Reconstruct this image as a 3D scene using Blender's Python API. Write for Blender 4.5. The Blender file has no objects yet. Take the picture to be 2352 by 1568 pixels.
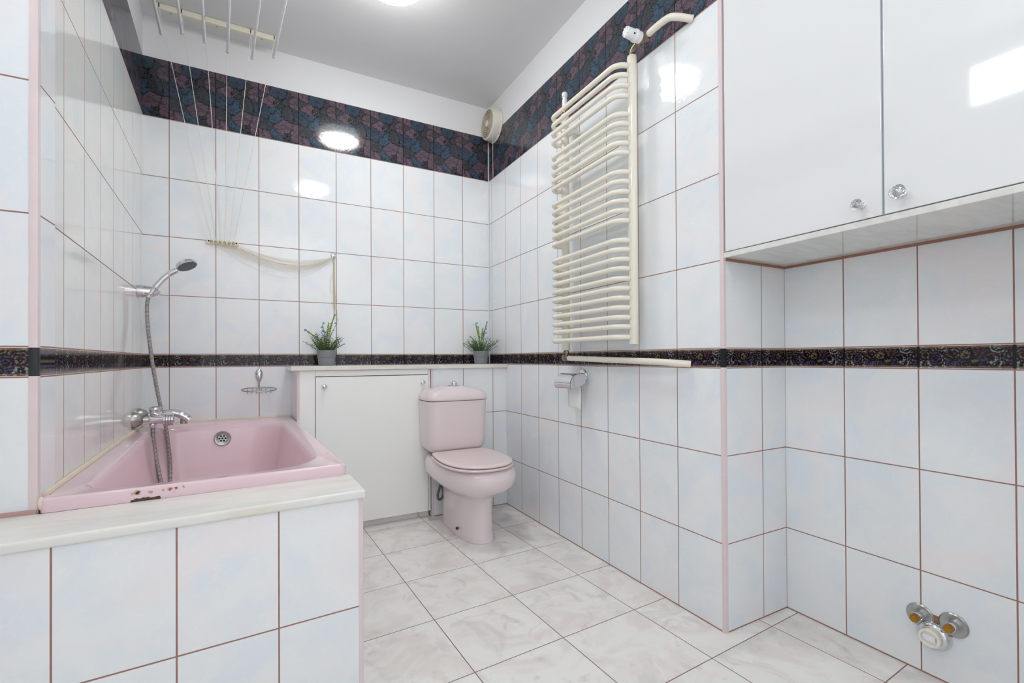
import bpy, bmesh, math, random
from mathutils import Vector, Matrix, Euler
from math import sin, cos, pi, radians, sqrt, atan2
random.seed(7)
SC = bpy.context.scene
COL = SC.collection

# ------------------------------------------------------------------ dimensions (metres)
TW, TH, BH = 0.2, 0.29812, 0.06812           # tile width, tile height, band height
V1 = 3*TH; V2 = V1+BH; V3 = V2+4*TH; V4 = V2+5*TH
CEIL = 2.656
YW, YB, XN = 1.6466, 1.3986, 0.342           # back wall, boxed-in front, niche back wall
LS = 0.0566                                   # skew of the left wall
def xl(y): return -1.902 - LS*(y-YW)          # left wall face
# ------------------------------------------------------------------ node helpers
class NB:
    def __init__(s, name):
        s.m = bpy.data.materials.new(name); s.m.use_nodes = True
        s.t = s.m.node_tree; s.n = s.t.nodes; s.l = s.t.links
        s.n.clear()
        s.out = s.n.new('ShaderNodeOutputMaterial')
        s.b = s.n.new('ShaderNodeBsdfPrincipled')
        s.l.new(s.b.outputs[0], s.out.inputs[0])
    def put(s, sock, v):
        if isinstance(v, (int, float)): sock.default_value = v
        elif isinstance(v, (tuple, list)):
            sock.default_value = tuple(v) if len(v) == len(sock.default_value) else tuple(v)+(1,)
        else: s.l.new(v, sock)
    def math(s, op, a, b=0.0, c=0.0, clamp=False):
        n = s.n.new('ShaderNodeMath'); n.operation = op; n.use_clamp = clamp
        s.put(n.inputs[0], a); s.put(n.inputs[1], b); s.put(n.inputs[2], c)
        return n.outputs[0]
    def mix(s, f, a, b, mode='MIX'):
        n = s.n.new('ShaderNodeMix'); n.data_type = 'RGBA'; n.blend_type = mode
        s.put(n.inputs[0], f); s.put(n.inputs[6], a); s.put(n.inputs[7], b)
        return n.outputs[2]
    def mixf(s, f, a, b):
        n = s.n.new('ShaderNodeMix'); n.data_type = 'FLOAT'
        s.put(n.inputs[0], f); s.put(n.inputs[2], a); s.put(n.inputs[3], b)
        return n.outputs[0]
    def sep(s, v):
        n = s.n.new('ShaderNodeSeparateXYZ'); s.put(n.inputs[0], v); return n.outputs
    def comb(s, x, y, z):
        n = s.n.new('ShaderNodeCombineXYZ')
        for i, v in enumerate((x, y, z)): s.put(n.inputs[i], v)
        return n.outputs[0]
    def uv(s): return s.n.new('ShaderNodeUVMap').outputs[0]
    def pos(s): return s.n.new('ShaderNodeNewGeometry').outputs['Position']
    def obj(s): return s.n.new('ShaderNodeTexCoord').outputs['Object']
    def noise(s, v, scale, detail=2, rough=.5, dist=0.0):
        n = s.n.new('ShaderNodeTexNoise'); s.put(n.inputs['Vector'], v)
        n.inputs['Scale'].default_value = scale; n.inputs['Detail'].default_value = detail
        n.inputs['Roughness'].default_value = rough; n.inputs['Distortion'].default_value = dist
        return n.outputs[0], n.outputs[1]
    def voro(s, v, scale, feature='F1', rnd=1.0):
        n = s.n.new('ShaderNodeTexVoronoi'); n.feature = feature; s.put(n.inputs['Vector'], v)
        n.inputs['Scale'].default_value = scale; n.inputs['Randomness'].default_value = rnd
        return n.outputs
    def white(s, v):
        n = s.n.new('ShaderNodeTexWhiteNoise'); s.put(n.inputs['Vector'], v); return n.outputs[0], n.outputs[1]
    def ramp(s, f, stops, interp='LINEAR'):
        n = s.n.new('ShaderNodeValToRGB'); n.color_ramp.interpolation = interp
        e = n.color_ramp.elements
        while len(e) < len(stops): e.new(0.5)
        for i, (p, c) in enumerate(stops):
            e[i].position = p; e[i].color = tuple(c)+(1,) if len(c) == 3 else c
        s.put(n.inputs[0], f); return n.outputs[0]
    def vmath(s, op, a, b):
        n = s.n.new('ShaderNodeVectorMath'); n.operation = op
        s.put(n.inputs[0], a); s.put(n.inputs[1], b); return n.outputs[0]
    def vscale(s, a, k):
        n = s.n.new('ShaderNodeVectorMath'); n.operation = 'SCALE'
        s.put(n.inputs[0], a); s.put(n.inputs['Scale'], k); return n.outputs[0]
    def dist(s, a, b):
        n = s.n.new('ShaderNodeVectorMath'); n.operation = 'DISTANCE'
        s.put(n.inputs[0], a); s.put(n.inputs[1], b); return n.outputs['Value']
    def bump(s, h, strength, d=0.001):
        n = s.n.new('ShaderNodeBump'); n.inputs['Strength'].default_value = strength
        n.inputs['Distance'].default_value = d; s.put(n.inputs['Height'], h); return n.outputs[0]
    def sstep(s, v, a, b):
        n = s.n.new('ShaderNodeMapRange'); n.interpolation_type = 'SMOOTHSTEP'
        s.put(n.inputs[0], v); n.inputs[1].default_value = a; n.inputs[2].default_value = b
        return n.outputs[0]
    def set(s, **k):
        for a, v in k.items(): s.put(s.b.inputs[a.replace('_', ' ')], v)
        return s.m

def srgb(r, g, b):
    f = lambda c: c/12.92 if c <= .04045 else ((c+.055)/1.055)**2.4
    return (f(r/255), f(g/255), f(b/255))

def plain(name, c, rough=.4, metal=0.0, var=.04, scale=30, coat=0.0, bump=0.0, trans=0.0, ior=1.45, spec=.5):
    k = NB(name)
    f, _ = k.noise(k.obj(), scale, 3)
    d = tuple(max(0, x*(1-var)) for x in c); e = tuple(min(1, x*(1+var)) for x in c)
    col = k.mix(f, d, e)
    k.set(Base_Color=col, Roughness=rough, Metallic=metal, IOR=ior)
    k.b.inputs['Coat Weight'].default_value = coat
    k.b.inputs['Coat Roughness'].default_value = .05
    k.b.inputs['Transmission Weight'].default_value = trans
    k.b.inputs['Specular IOR Level'].default_value = spec
    if bump: k.set(Normal=k.bump(f, bump, .0005))
    return k.m

GROUT = srgb(160, 118, 106)

def tile_material(name, tint=(1, 1, 1), wob=.25, paint=(.80, .80, .81), dspec=.4, wr=.04):
    """glazed wall tiles: three white rows, narrow dark rose band, four white rows, dark flower border, paint above"""
    k = NB(name)
    u, v, _ = k.sep(k.uv())
    P = k.pos()
    up = k.math('GREATER_THAN', v, (V1+V2)/2)
    row = k.mixf(up, k.math('DIVIDE', v, TH), k.math('DIVIDE', k.math('SUBTRACT', v, V2), TH))
    fr = lambda x: k.math('ABSOLUTE', k.math('SUBTRACT', k.math('FRACT', k.math('ADD', x, .5)), .5))
    drow = k.math('MULTIPLY', fr(row), TH)
    dcol = k.math('MULTIPLY', fr(u), TW)
    gl = k.math('SUBTRACT', 1.0, k.sstep(k.math('MINIMUM', drow, dcol), .0014, .0021))
    gl = k.math('MAXIMUM', gl, k.math('LESS_THAN', v, .0045))
    inband = k.math('MULTIPLY', k.math('GREATER_THAN', v, V1+.003), k.math('LESS_THAN', v, V2-.003))
    inbord = k.math('MULTIPLY', k.math('GREATER_THAN', v, V3+.002), k.math('LESS_THAN', v, V4))
    inpaint = k.math('GREATER_THAN', v, V4)
    # white glaze with faint blue, rose and cream clouds and brush strokes
    idv = k.comb(k.math('FLOOR', u), k.math('FLOOR', row), 0.0)
    rv, rc = k.white(idv)
    pv = k.vmath('ADD', P, k.vscale(rc, 7.0))
    n1, _ = k.noise(pv, 7.0, 3, .5, .6)
    n2, _ = k.noise(k.vmath('ADD', pv, (5, 3, 1)), 5.0, 3, .5, .8)
    st, _ = k.noise(pv, 28.0, 6, .65, 2.5)
    base = k.mix(k.sstep(n1, .38, .66), srgb(237, 240, 241), srgb(229, 236, 242))
    base = k.mix(k.sstep(n2, .5, .72), base, srgb(240, 236, 237))
    base = k.mix(k.math('MULTIPLY', k.sstep(st, .5, .75), .45), base, srgb(244, 245, 246))
    base = k.mix(1.0, base, tint, 'MULTIPLY')
    # flower border: the same print on every tile
    fu = k.math('FRACT', u); lv = k.math('SUBTRACT', v, V3)
    fp = k.comb(k.math('MULTIPLY', fu, TW), lv, 0.0)
    _, nc = k.noise(fp, 20.0, 5, .68, .4)
    wp = k.vmath('ADD', fp, k.vscale(k.vmath('SUBTRACT', nc, (.5, .5, .5)), .062))
    vo = k.voro(wp, 15.0)
    ve = k.voro(wp, 15.0, 'DISTANCE_TO_EDGE')
    cr, _ = k.white(k.vmath('ADD', vo[2], (.37, .11, .53)))
    pet = k.ramp(cr, [(0, srgb(112, 92, 106)), (.30, srgb(70, 72, 78)), (.52, srgb(68, 90, 110)), (.74, srgb(104, 88, 100)), (.90, srgb(64, 78, 96))], 'CONSTANT')
    st2, _ = k.noise(wp, 40.0, 5, .65, 1.0)
    pet = k.mix(k.math('MULTIPLY', k.sstep(st2, .35, .75), .5), pet, srgb(34, 35, 42))
    str3, _ = k.noise(fp, 20.0, 5, .7, 2.6)
    pet = k.mix(k.sstep(k.math('ABSOLUTE', k.math('SUBTRACT', str3, .5)), .008, .022), srgb(18, 18, 21), pet)
    bord = k.mix(k.sstep(ve[0], .008, .04), srgb(18, 18, 21), pet)
    edge = k.math('SUBTRACT', 1.0, k.sstep(k.math('MULTIPLY', fr(u), TW), .0018, .003))
    bord = k.mix(edge, bord, srgb(20, 20, 22))
    # narrow band: roses of curled strokes between two dull gold lines
    bp = k.comb(k.math('MULTIPLY', fu, TW), k.math('SUBTRACT', v, V1), 0.0)
    _, bn = k.noise(bp, 120.0, 2)
    bw = k.vmath('ADD', bp, k.vscale(k.vmath('SUBTRACT', bn, (.5, .5, .5)), .010))
    bv = k.voro(bw, 34.0, 'F1', .6)
    wave = k.math('SINE', k.math('MULTIPLY', bv[0], 26.0))
    crk, _ = k.noise(bp, 190.0, 2)
    rose, _ = k.white(bv[2])
    rcol = k.ramp(rose, [(0, srgb(92, 66, 80)), (.25, srgb(72, 66, 104)), (.42, srgb(136, 142, 144)), (.65, srgb(90, 62, 66)), (.82, srgb(108, 96, 76))], 'CONSTANT')
    bm = k.math('MULTIPLY', k.sstep(wave, -.45, .4), k.sstep(crk, .38, .54))
    band = k.mix(bm, srgb(14, 12, 16), rcol)
    bl = k.math('MINIMUM', k.math('SUBTRACT', v, V1), k.math('SUBTRACT', V2, v))
    gold = k.math('MULTIPLY', k.sstep(bl, .0035, .0045), k.math('SUBTRACT', 1.0, k.sstep(bl, .0075, .0085)))
    gn, _ = k.noise(bp, 60.0, 2)
    band = k.mix(k.math('MULTIPLY', gold, gn), band, srgb(150, 122, 82))
    sepm = k.math('SUBTRACT', 1.0, k.sstep(dcol, .003, .004))
    band = k.mix(sepm, band, srgb(16, 16, 22))
    # grout
    gn2, _ = k.noise(P, 40.0, 3)
    gcol = k.mix(gn2, tuple(c*.8 for c in GROUT), tuple(min(1, c*1.15) for c in GROUT))
    col = k.mix(gl, base, gcol)
    col = k.mix(inband, col, band)
    col = k.mix(inbord, col, bord)
    col = k.mix(inpaint, col, paint)
    dark = k.math('MAXIMUM', inband, inbord)
    isg = k.math('MULTIPLY', gl, k.math('SUBTRACT', 1.0, k.math('MAXIMUM', dark, inpaint)))
    rough = k.mixf(isg, k.mixf(inpaint, k.mixf(dark, wr, .08), .7), .75)
    wv, _ = k.noise(pv, 34.0, 2, .5, 1.2)
    h = k.math('SUBTRACT', k.math('MULTIPLY', wv, wob), isg)
    k.set(Base_Color=col, Roughness=rough, Normal=k.bump(h, .5, .0012))
    k.put(k.b.inputs['Specular IOR Level'], k.mixf(k.math('MAXIMUM', dark, inpaint), .45, dspec))
    return k.m

def floor_material():
    k = NB('floor_marbled_tile')
    u, v, _ = k.sep(k.uv())
    fr = lambda x: k.math('ABSOLUTE', k.math('SUBTRACT', k.math('FRACT', k.math('ADD', x, .5)), .5))
    d = k.math('MULTIPLY', k.math('MINIMUM', fr(u), fr(v)), .326)
    gl = k.math('SUBTRACT', 1.0, k.sstep(d, .0011, .0019))
    P = k.pos()
    rv, rc = k.white(k.comb(k.math('FLOOR', u), k.math('FLOOR', v), 0.0))
    pv = k.vmath('ADD', P, k.vscale(rc, .6))
    n1, _ = k.noise(pv, 5.5, 6, .62, .9)
    n2, _ = k.noise(k.vmath('ADD', pv, (3, 8, 2)), 8.0, 6, .65, 1.4)
    n3, _ = k.noise(k.vmath('ADD', pv, (9, 1, 4)), 4.0, 5, .6, 1.1)
    c = k.mix(k.sstep(n1, .42, .64), srgb(241, 239, 235), srgb(233, 225, 220))
    c = k.mix(k.math('MULTIPLY', k.sstep(n2, .54, .72), .6), c, srgb(216, 196, 192))
    c = k.mix(k.math('MULTIPLY', k.sstep(n3, .52, .7), .6), c, srgb(206, 206, 206))
    c = k.mix(gl, c, srgb(134, 104, 96))
    k.set(Base_Color=c, Roughness=k.mixf(gl, .13, .8), Normal=k.bump(k.math('SUBTRACT', k.math('MULTIPLY', n2, .05), gl), .4, .001))
    return k.m

def trim_material():
    k = NB('pink_tile_trim')
    u, v, _ = k.sep(k.uv())
    n, _ = k.noise(k.pos(), 25.0, 2)
    c = k.mix(n, srgb(222, 204, 206), srgb(230, 214, 215))
    inb = k.math('MULTIPLY', k.math('GREATER_THAN', v, V1+.002), k.math('LESS_THAN', v, V2-.002))
    inb = k.math('MAXIMUM', inb, k.math('GREATER_THAN', v, V3+.001))
    c = k.mix(inb, c, srgb(22, 23, 30))
    k.set(Base_Color=c, Roughness=.22)
    return k.m

def marble_material(name, a, b, c2, rough=.22):
    k = NB(name)
    P = k.pos()
    n1, _ = k.noise(k.vmath('MULTIPLY', P, (1.6, 7, 7)), 4.0, 6, .6, 1.0)
    n2, _ = k.noise(k.vmath('MULTIPLY', P, (2, 5, 5)), 3.0, 4, .6, .5)
    c = k.mix(k.sstep(n1, .4, .68), a, b)
    c = k.mix(k.math('MULTIPLY', k.sstep(n2, .52, .75), .6), c, c2)
    k.set(Base_Color=c, Roughness=rough)
    return k.m

def enamel_material():
    """pink enamel with chipped rusty patches along the front lip"""
    k = NB('pink_enamel')
    P = k.pos()
    n, _ = k.noise(P, 6.0, 2)
    c = k.mix(n, srgb(232, 204, 212), srgb(235, 209, 216))
    _, nc = k.noise(P, 90.0, 4, .65)
    wp = k.vmath('ADD', P, k.vscale(k.vmath('SUBTRACT', nc, (.5, .5, .5)), .016))
    stain = None; blk = None
    for (x, y, z, r, kind) in CHIPS:
        dd = k.dist(k.vmath('MULTIPLY', wp, (1, .5, 1)), (x, y*.5, z))
        m = k.math('SUBTRACT', 1.0, k.sstep(dd, r*.75, r*1.35))
        b = k.math('SUBTRACT', 1.0, k.sstep(dd, r*.6, r*.8))
        stain = m if stain is None else k.math('MAXIMUM', stain, m)
        if kind: blk = b if blk is None else k.math('MAXIMUM', blk, b)
    px, py, pz = k.sep(wp)
    ln = k.math('MULTIPLY', k.math('MULTIPLY', k.math('GREATER_THAN', px, -1.655), k.math('LESS_THAN', px, -1.597)),
                k.math('MULTIPLY', k.math('LESS_THAN', pz, .5955), k.math('LESS_THAN', py, .19)))
    c = k.mix(k.math('MULTIPLY', stain, .8), c, srgb(176, 118, 66))
    c = k.mix(ln, c, srgb(74, 44, 22))
    c = k.mix(blk, c, srgb(30, 24, 24))
    k.set(Base_Color=c, Roughness=k.mixf(stain, .12, .6))
    k.b.inputs['Coat Weight'].default_value = .3
    return k.m

def ribbed_metal(name, c, pitch, strength=1.0):
    k = NB(name)
    u, v, _ = k.sep(k.uv())
    w = k.math('SINE', k.math('MULTIPLY', v, 2*pi/pitch))
    col = k.mix(k.sstep(w, -.9, .3), tuple(x*.35 for x in c), c)
    k.set(Base_Color=col, Metallic=.85, Roughness=.3, Normal=k.bump(w, strength, .0008))
    return k.m

def emitter(name, c, s):
    k = NB(name)
    n, _ = k.noise(k.obj(), 4.0, 1)
    k.set(Base_Color=(.9, .9, .9), Emission_Color=k.mix(n, c, tuple(min(1, x*1.02) for x in c)), Emission_Strength=s)
    return k.m
# ------------------------------------------------------------------ mesh helpers
class MB:
    def __init__(s):
        s.bev = False; s.bm = bmesh.new(); s.uvl = s.bm.loops.layers.uv.new('UVMap')
    def quadgrid(s, rings, close_u=True, caps=(False, False), uvs=None):
        """rings: list of equally long point lists, skinned in order"""
        vs = [[s.bm.verts.new(p) for p in r] for r in rings]
        n = len(rings[0]); m = n if close_u else n-1
        for i in range(len(vs)-1):
            for j in range(m):
                k = (j+1) % n
                try: f = s.bm.faces.new((vs[i][j], vs[i][k], vs[i+1][k], vs[i+1][j]))
                except ValueError: continue
                f.smooth = True
                if uvs:
                    for lp, vv in zip(f.loops, (uvs[i], uvs[i], uvs[i+1], uvs[i+1])): lp[s.uvl].uv = (0, vv)
        if caps[0]: s.bm.faces.new(list(reversed(vs[0])))
        if caps[1]: s.bm.faces.new(vs[-1])
        return s
    def tube(s, pts, r, n=12, caps=True, flat=1.0):
        pts = [Vector(p) for p in pts]
        rr = r if isinstance(r, (list, tuple)) else [r]*len(pts)
        T = []
        for i in range(len(pts)):
            a = pts[max(0, i-1)]; b = pts[min(len(pts)-1, i+1)]
            T.append((b-a).normalized())
        ref = Vector((0, 0, 1)) if abs(T[0].z) < .9 else Vector((1, 0, 0))
        N = (ref - T[0]*ref.dot(T[0])).normalized()
        rings = []; L = 0; uvs = []
        for i, p in enumerate(pts):
            if i:
                L += (p-pts[i-1]).length
                N = (N - T[i]*N.dot(T[i]))
                N = N.normalized() if N.length > 1e-6 else T[i].orthogonal().normalized()
            Bn = T[i].cross(N)
            rings.append([p + N*cos(2*pi*j/n)*rr[i] + Bn*sin(2*pi*j/n)*rr[i]*flat for j in range(n)])
            uvs.append(L)
        return s.quadgrid(rings, True, (caps, caps), uvs)
    def lathe(s, prof, o=(0, 0, 0), ax=(0, 0, 1), n=32, caps=True, sy=1.0, ref=None):
        """prof: (radius, height along the axis)"""
        o = Vector(o); a = Vector(ax).normalized()
        N = Vector(ref) if ref else a.orthogonal()
        N = (N - a*N.dot(a)).normalized(); Bn = a.cross(N)
        rings = [[o + a*h + N*cos(2*pi*j/n)*r + Bn*sin(2*pi*j/n)*r*sy for j in range(n)] for r, h in prof]
        return s.quadgrid(rings, True, (caps, caps))
    def prism(s, poly, z0, z1, bev=0.0):
        n = len(poly)
        b = [s.bm.verts.new((p[0], p[1], z0)) for p in poly]
        t = [s.bm.verts.new((p[0], p[1], z1)) for p in poly]
        s.bm.faces.new(list(reversed(b))); s.bm.faces.new(t)
        for i in range(n):
            j = (i+1) % n; s.bm.faces.new((b[i], b[j], t[j], t[i]))
        return s
    def box(s, a, b):
        (x0, y0, z0), (x1, y1, z1) = a, b
        return s.prism([(x0, y0), (x1, y0), (x1, y1), (x0, y1)], z0, z1)
    def obox(s, c, ex, ey, ez):
        """oriented box: centre and three half-extent vectors"""
        c, ex, ey, ez = map(Vector, (c, ex, ey, ez))
        v = [s.bm.verts.new(c+ex*i+ey*j+ez*k) for k in (-1, 1) for i, j in ((-1, -1), (1, -1), (1, 1), (-1, 1))]
        for q in ((3, 2, 1, 0), (4, 5, 6, 7), (0, 1, 5, 4), (1, 2, 6, 5), (2, 3, 7, 6), (3, 0, 4, 7)):
            s.bm.faces.new([v[i] for i in q])
        return s
    def sphere(s, c, r, n=12, m=8, sc=(1, 1, 1)):
        c = Vector(c)
        rings = []
        for i in range(m+1):
            t = pi*i/m; t = min(max(t, .02), pi-.02)
            rings.append([c+Vector((r*sc[0]*sin(t)*cos(2*pi*j/n), r*sc[1]*sin(t)*sin(2*pi*j/n), r*sc[2]*cos(t))) for j in range(n)])
        return s.quadgrid(rings, True, (True, True))
    def bevel(s, w, seg=2, ang=30):
        bmesh.ops.remove_doubles(s.bm, verts=s.bm.verts[:], dist=1e-6)
        es = [e for e in s.bm.edges if len(e.link_faces) == 2 and e.calc_face_angle(0) > radians(ang)]
        s.bev = True
        bmesh.ops.bevel(s.bm, geom=es, offset=w, segments=seg, profile=.5, affect='EDGES', clamp_overlap=True)
        return s
    def build(s, name, mat, parent=None, smooth=35, loc=None):
        bmesh.ops.recalc_face_normals(s.bm, faces=s.bm.faces[:])
        me = bpy.data.meshes.new(name); s.bm.to_mesh(me); s.bm.free()
        for p in me.polygons: p.use_smooth = True
        me.set_sharp_from_angle(angle=radians(smooth))
        me.materials.append(mat)
        o = bpy.data.objects.new(name, me); COL.objects.link(o)
        if s.bev:
            wn = o.modifiers.new('normals', 'WEIGHTED_NORMAL'); wn.keep_sharp = True; wn.weight = 100
        if parent:
            o.parent = parent
            w = parent_world(parent)
            o.matrix_parent_inverse = w.inverted()
        return o
def parent_world(p):
    w = Matrix.LocRotScale(p.location, p.rotation_euler, p.scale)
    return parent_world(p.parent) @ p.matrix_parent_inverse @ w if p.parent else w

def recentre(o):
    """put a mesh thing's origin at the middle of its base, keeping the geometry where it is"""
    me = o.data
    xs = [v.co for v in me.vertices]
    c = Vector(((min(v.x for v in xs)+max(v.x for v in xs))/2, (min(v.y for v in xs)+max(v.y for v in xs))/2, min(v.z for v in xs)))
    me.transform(Matrix.Translation(-c)); o.location = c
    return o
def tag(o, label, cat, group=None):
    o['label'] = label; o['category'] = cat
    if group: o['group'] = group
    return o
def thing(name, loc, label, cat, group=None):
    o = bpy.data.objects.new(name, None); COL.objects.link(o); o.location = loc
    o.empty_display_size = .05
    return tag(o, label, cat, group)
def struct(o):
    o['kind'] = 'structure'; return o
def copy_tree(o, parent=None):
    c = o.copy(); COL.objects.link(c)
    if parent: c.parent = parent
    for ch in [x for x in bpy.data.objects if x.parent == o]: copy_tree(ch, c)
    return c
def smooth_path(pts, per=8):
    P = [Vector(p) for p in pts]; out = []
    for i in range(len(P)-1):
        p0 = P[max(0, i-1)]; p1 = P[i]; p2 = P[i+1]; p3 = P[min(len(P)-1, i+2)]
        for k in range(per):
            t = k/per
            out.append(.5*((2*p1)+(p2-p0)*t+(2*p0-5*p1+4*p2-p3)*t*t+(3*p1-p0-3*p2+p3)*t**3))
    out.append(P[-1]); return out
def rquad(c, r, n=6):
    """rounded polygon in plan: corners (x, y), radius per corner"""
    out = []; m = len(c)
    for i in range(m):
        p = Vector(c[i]); a = (Vector(c[i-1])-p).normalized(); b = (Vector(c[(i+1) % m])-p).normalized()
        rad = r[i] if isinstance(r, (list, tuple)) else r
        half = a.angle(b)/2; d = rad/math.tan(half)
        cc = p+(a+b).normalized()*(rad/sin(half))
        s0 = p+a*d-cc; s1 = p+b*d-cc
        a0 = atan2(s0.y, s0.x); a1 = atan2(s1.y, s1.x); da = (a1-a0+pi) % (2*pi)-pi
        for k in range(n+1):
            t = a0+da*k/n; out.append((cc.x+cos(t)*rad, cc.y+sin(t)*rad))
    return out

def wall(name, p0, p1, z0, z1, mat, uoff=0.0, thick=.1, side=1, voff=0.0, poly=None):
    """upright slab from p0 to p1; visible face on that line, body on the `side`; UV = (tile columns, height)"""
    p0 = Vector(p0); p1 = Vector(p1); d = (p1-p0).normalized(); nrm = Vector((-d.y, d.x))*side*thick
    mb = MB(); mb.prism([p0, p1, p1+nrm, p0+nrm], z0, z1)
    for f in mb.bm.faces:
        for lp in f.loops:
            q = Vector((lp.vert.co.x, lp.vert.co.y))
            lp[mb.uvl].uv = (((q-p0).dot(d)+uoff)/TW, lp.vert.co.z+voff)
    return struct(mb.build(name, mat, smooth=20))
def trim(name, c, a, b, z0, z1, mat, w=.012, voff=0.0):
    """quarter-round edge strip at the outer corner c; a and b run along the two wall faces"""
    c, a, b = Vector(c), Vector(a).normalized(), Vector(b).normalized()
    e = .0012
    poly = [c+a*w-b*e, c+a*.003-b*e, c-(a+b)*.0002, c+b*.003-a*e, c+b*w-a*e, c+b*w+a*.004, c+a*w+b*.004]
    mb = MB(); mb.prism(poly, z0, z1)
    for f in mb.bm.faces:
        for lp in f.loops: lp[mb.uvl].uv = (0, lp.vert.co.z+voff)
    return struct(mb.build(name, mat, smooth=50))
# ------------------------------------------------------------------ materials
CHIPS = [(-1.650, .168, .607, .005, 0), (-1.642, .170, .610, .006, 1), (-1.652, .168, .604, .004, 1), (-1.617, .170, .608, .0045, 1), (-1.592, .171, .610, .0035, 1),
         (-1.577, .172, .6105, .006, 1), (-1.566, .172, .610, .005, 1), (-1.549, .173, .612, .004, 1), (-1.569, .172, .603, .003, 1)]
M_TILE = tile_material('glazed_wall_tile')
M_TILE_WARM = tile_material('glazed_wall_tile_warm_cast', (1.0, .985, .935), dspec=.08, wr=.1)  # warm light cast on the left wall, put into the tile colour
M_FLOOR = floor_material()
M_TRIM = trim_material()
M_MARBLE = marble_material('white_marble', srgb(233, 232, 225), srgb(224, 224, 219), srgb(226, 215, 192))
M_SHELF = marble_material('cream_marble', srgb(232, 228, 220), srgb(218, 214, 208), srgb(226, 216, 200))
M_GLOSSMARBLE = marble_material('polished_marble', srgb(228, 228, 224), srgb(216, 217, 214), srgb(222, 218, 208), .06)
M_PAINT = plain('ceiling_paint', (.76, .76, .765), .8, var=.02, scale=6)
M_WALLPAINT = plain('wall_paint', (.80, .80, .81), .7, var=.02, scale=6)
M_ENAMEL = enamel_material()
M_CERAMIC = plain('pink_ceramic', srgb(231, 217, 219), .1, var=.012, scale=5, coat=.3)
M_SEAT = plain('pink_seat_plastic', srgb(232, 215, 214), .15, var=.012, scale=5)
M_CHROME = plain('chrome', (.72, .72, .74), .09, 1.0, .03)
M_STEEL = plain('brushed_steel', (.45, .44, .43), .3, 1.0, .1)
M_DULL = plain('worn_steel', (.42, .42, .41), .28, 1.0, .25, 60)
M_BRASS = plain('old_brass', srgb(178, 128, 52), .4, 1.0, .2, 80)
M_FITTING = plain('tarnished_nickel', srgb(140, 128, 110), .35, 1.0, .2, 60)
M_RAD = plain('cream_radiator_enamel', srgb(236, 231, 217), .16, var=.015, coat=.2)
M_PIPE = plain('cream_pipe_paint', srgb(234, 228, 214), .3, var=.03)
M_WHITEP = plain('white_plastic', srgb(232, 234, 236), .3, var=.015)
M_CREAMP = plain('cream_plastic', srgb(232, 228, 210), .4, var=.03)
M_CAB = plain('white_gloss_laminate', srgb(230, 232, 233), .06, var=.006, scale=4, coat=.2)
M_HATCH = plain('white_painted_board', srgb(245, 245, 243), .35, var=.012, scale=5)
M_DARK = plain('dark_hole', (.012, .011, .01), .8)
M_GREYPOT = plain('grey_pot', srgb(134, 138, 143), .55, var=.05, scale=60)
M_LEAF = plain('plastic_leaf', srgb(70, 104, 50), .5, var=.35, scale=60)
M_STEM = plain('plastic_stem', srgb(88, 112, 56), .5, var=.25, scale=60)
M_SPIKE = plain('yellow_green_bud', srgb(160, 176, 74), .55, var=.25, scale=90)
M_BLUE = plain('blue_petal', srgb(112, 146, 198), .55, var=.2, scale=90)
M_SOIL = plain('dark_green_moss', srgb(42, 52, 34), .9, var=.4, scale=120)
M_CORD = plain('beige_cord', srgb(220, 208, 180), .7, var=.1, scale=50)
M_CORDW = plain('white_cord', srgb(232, 228, 218), .7, var=.05)
M_PAPER = plain('white_paper', srgb(240, 240, 240), .85, var=.01)
M_CAULK = plain('yellowed_sealant', srgb(231, 218, 199), .5, var=.10, scale=25)
M_GROUT = plain('brown_grout', srgb(160, 116, 100), .85, var=.15, scale=60)
M_HOSE = ribbed_metal('ribbed_chrome_hose', (.60, .57, .54), .0058)
M_RUBBER = plain('grey_braided_hose', srgb(112, 106, 98), .5, .3, .2, 200)
M_SPRAY = plain('grey_spray_plate', srgb(92, 96, 100), .35, .3, .25, 250)
M_CRYSTAL = plain('cut_crystal', (.97, .98, 1.0), .0, var=.0, trans=1.0, ior=1.6)
M_SILVER = plain('mirror_backing', (.62, .64, .68), .12, 1.0, .1)
M_LAMP = emitter('opal_lamp_glass', (.985, 1.0, .985), 20.5)
M_LAMP_DIM = emitter('opal_lamp_glass_dim', (.985, 1.0, .985), 8.5)
M_RIM = emitter('opal_lamp_rim', (.985, 1.0, .985), 3.2)
M_PANEL = emitter('opal_panel', (.93, .97, 1.0), 7.0)
# ------------------------------------------------------------------ the room
YF = -2.6; XR = -2.1; YN = .175              # rear wall, left wall of the front part, face of the left pier
yR = 0.0
wall('wall_right', (0, -.2003), (0, YW+.1), 0, CEIL, M_TILE, uoff=-.2003, side=-1)
wall('wall_niche_side', (0.0005, -.2008), (XN+.1, -.2008), 0, CEIL, M_TILE, uoff=.0005-.2048, side=1)
wall('wall_niche_back', (XN, -1.117), (XN, -.2008), 0, CEIL, M_TILE, uoff=-1.117, side=-1)
wall('wall_right_front', (0, YF), (0, -1.117), 0, CEIL, M_TILE, uoff=YF, side=-1, thick=.442)
wall('wall_back', (-2.1, YW), (0, YW), 0, CEIL, M_TILE, uoff=-2.1+.9774*TW, side=1)
p0 = (xl(YN+.009), YN+.009); p1 = (xl(YW+.02), YW+.02)
wall('wall_left', p0, p1, 0, CEIL, M_TILE_WARM, uoff=YN+.009-.368, side=1)
wall('wall_left_front', (XR-.1, YN), (xl(YN)-.0005, YN), 0, CEIL, M_TILE, uoff=.03, side=1)
wall('wall_left_rear', (XR, YF), (XR, YN), 0, CEIL, M_WALLPAINT, uoff=YF, side=1)
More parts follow.
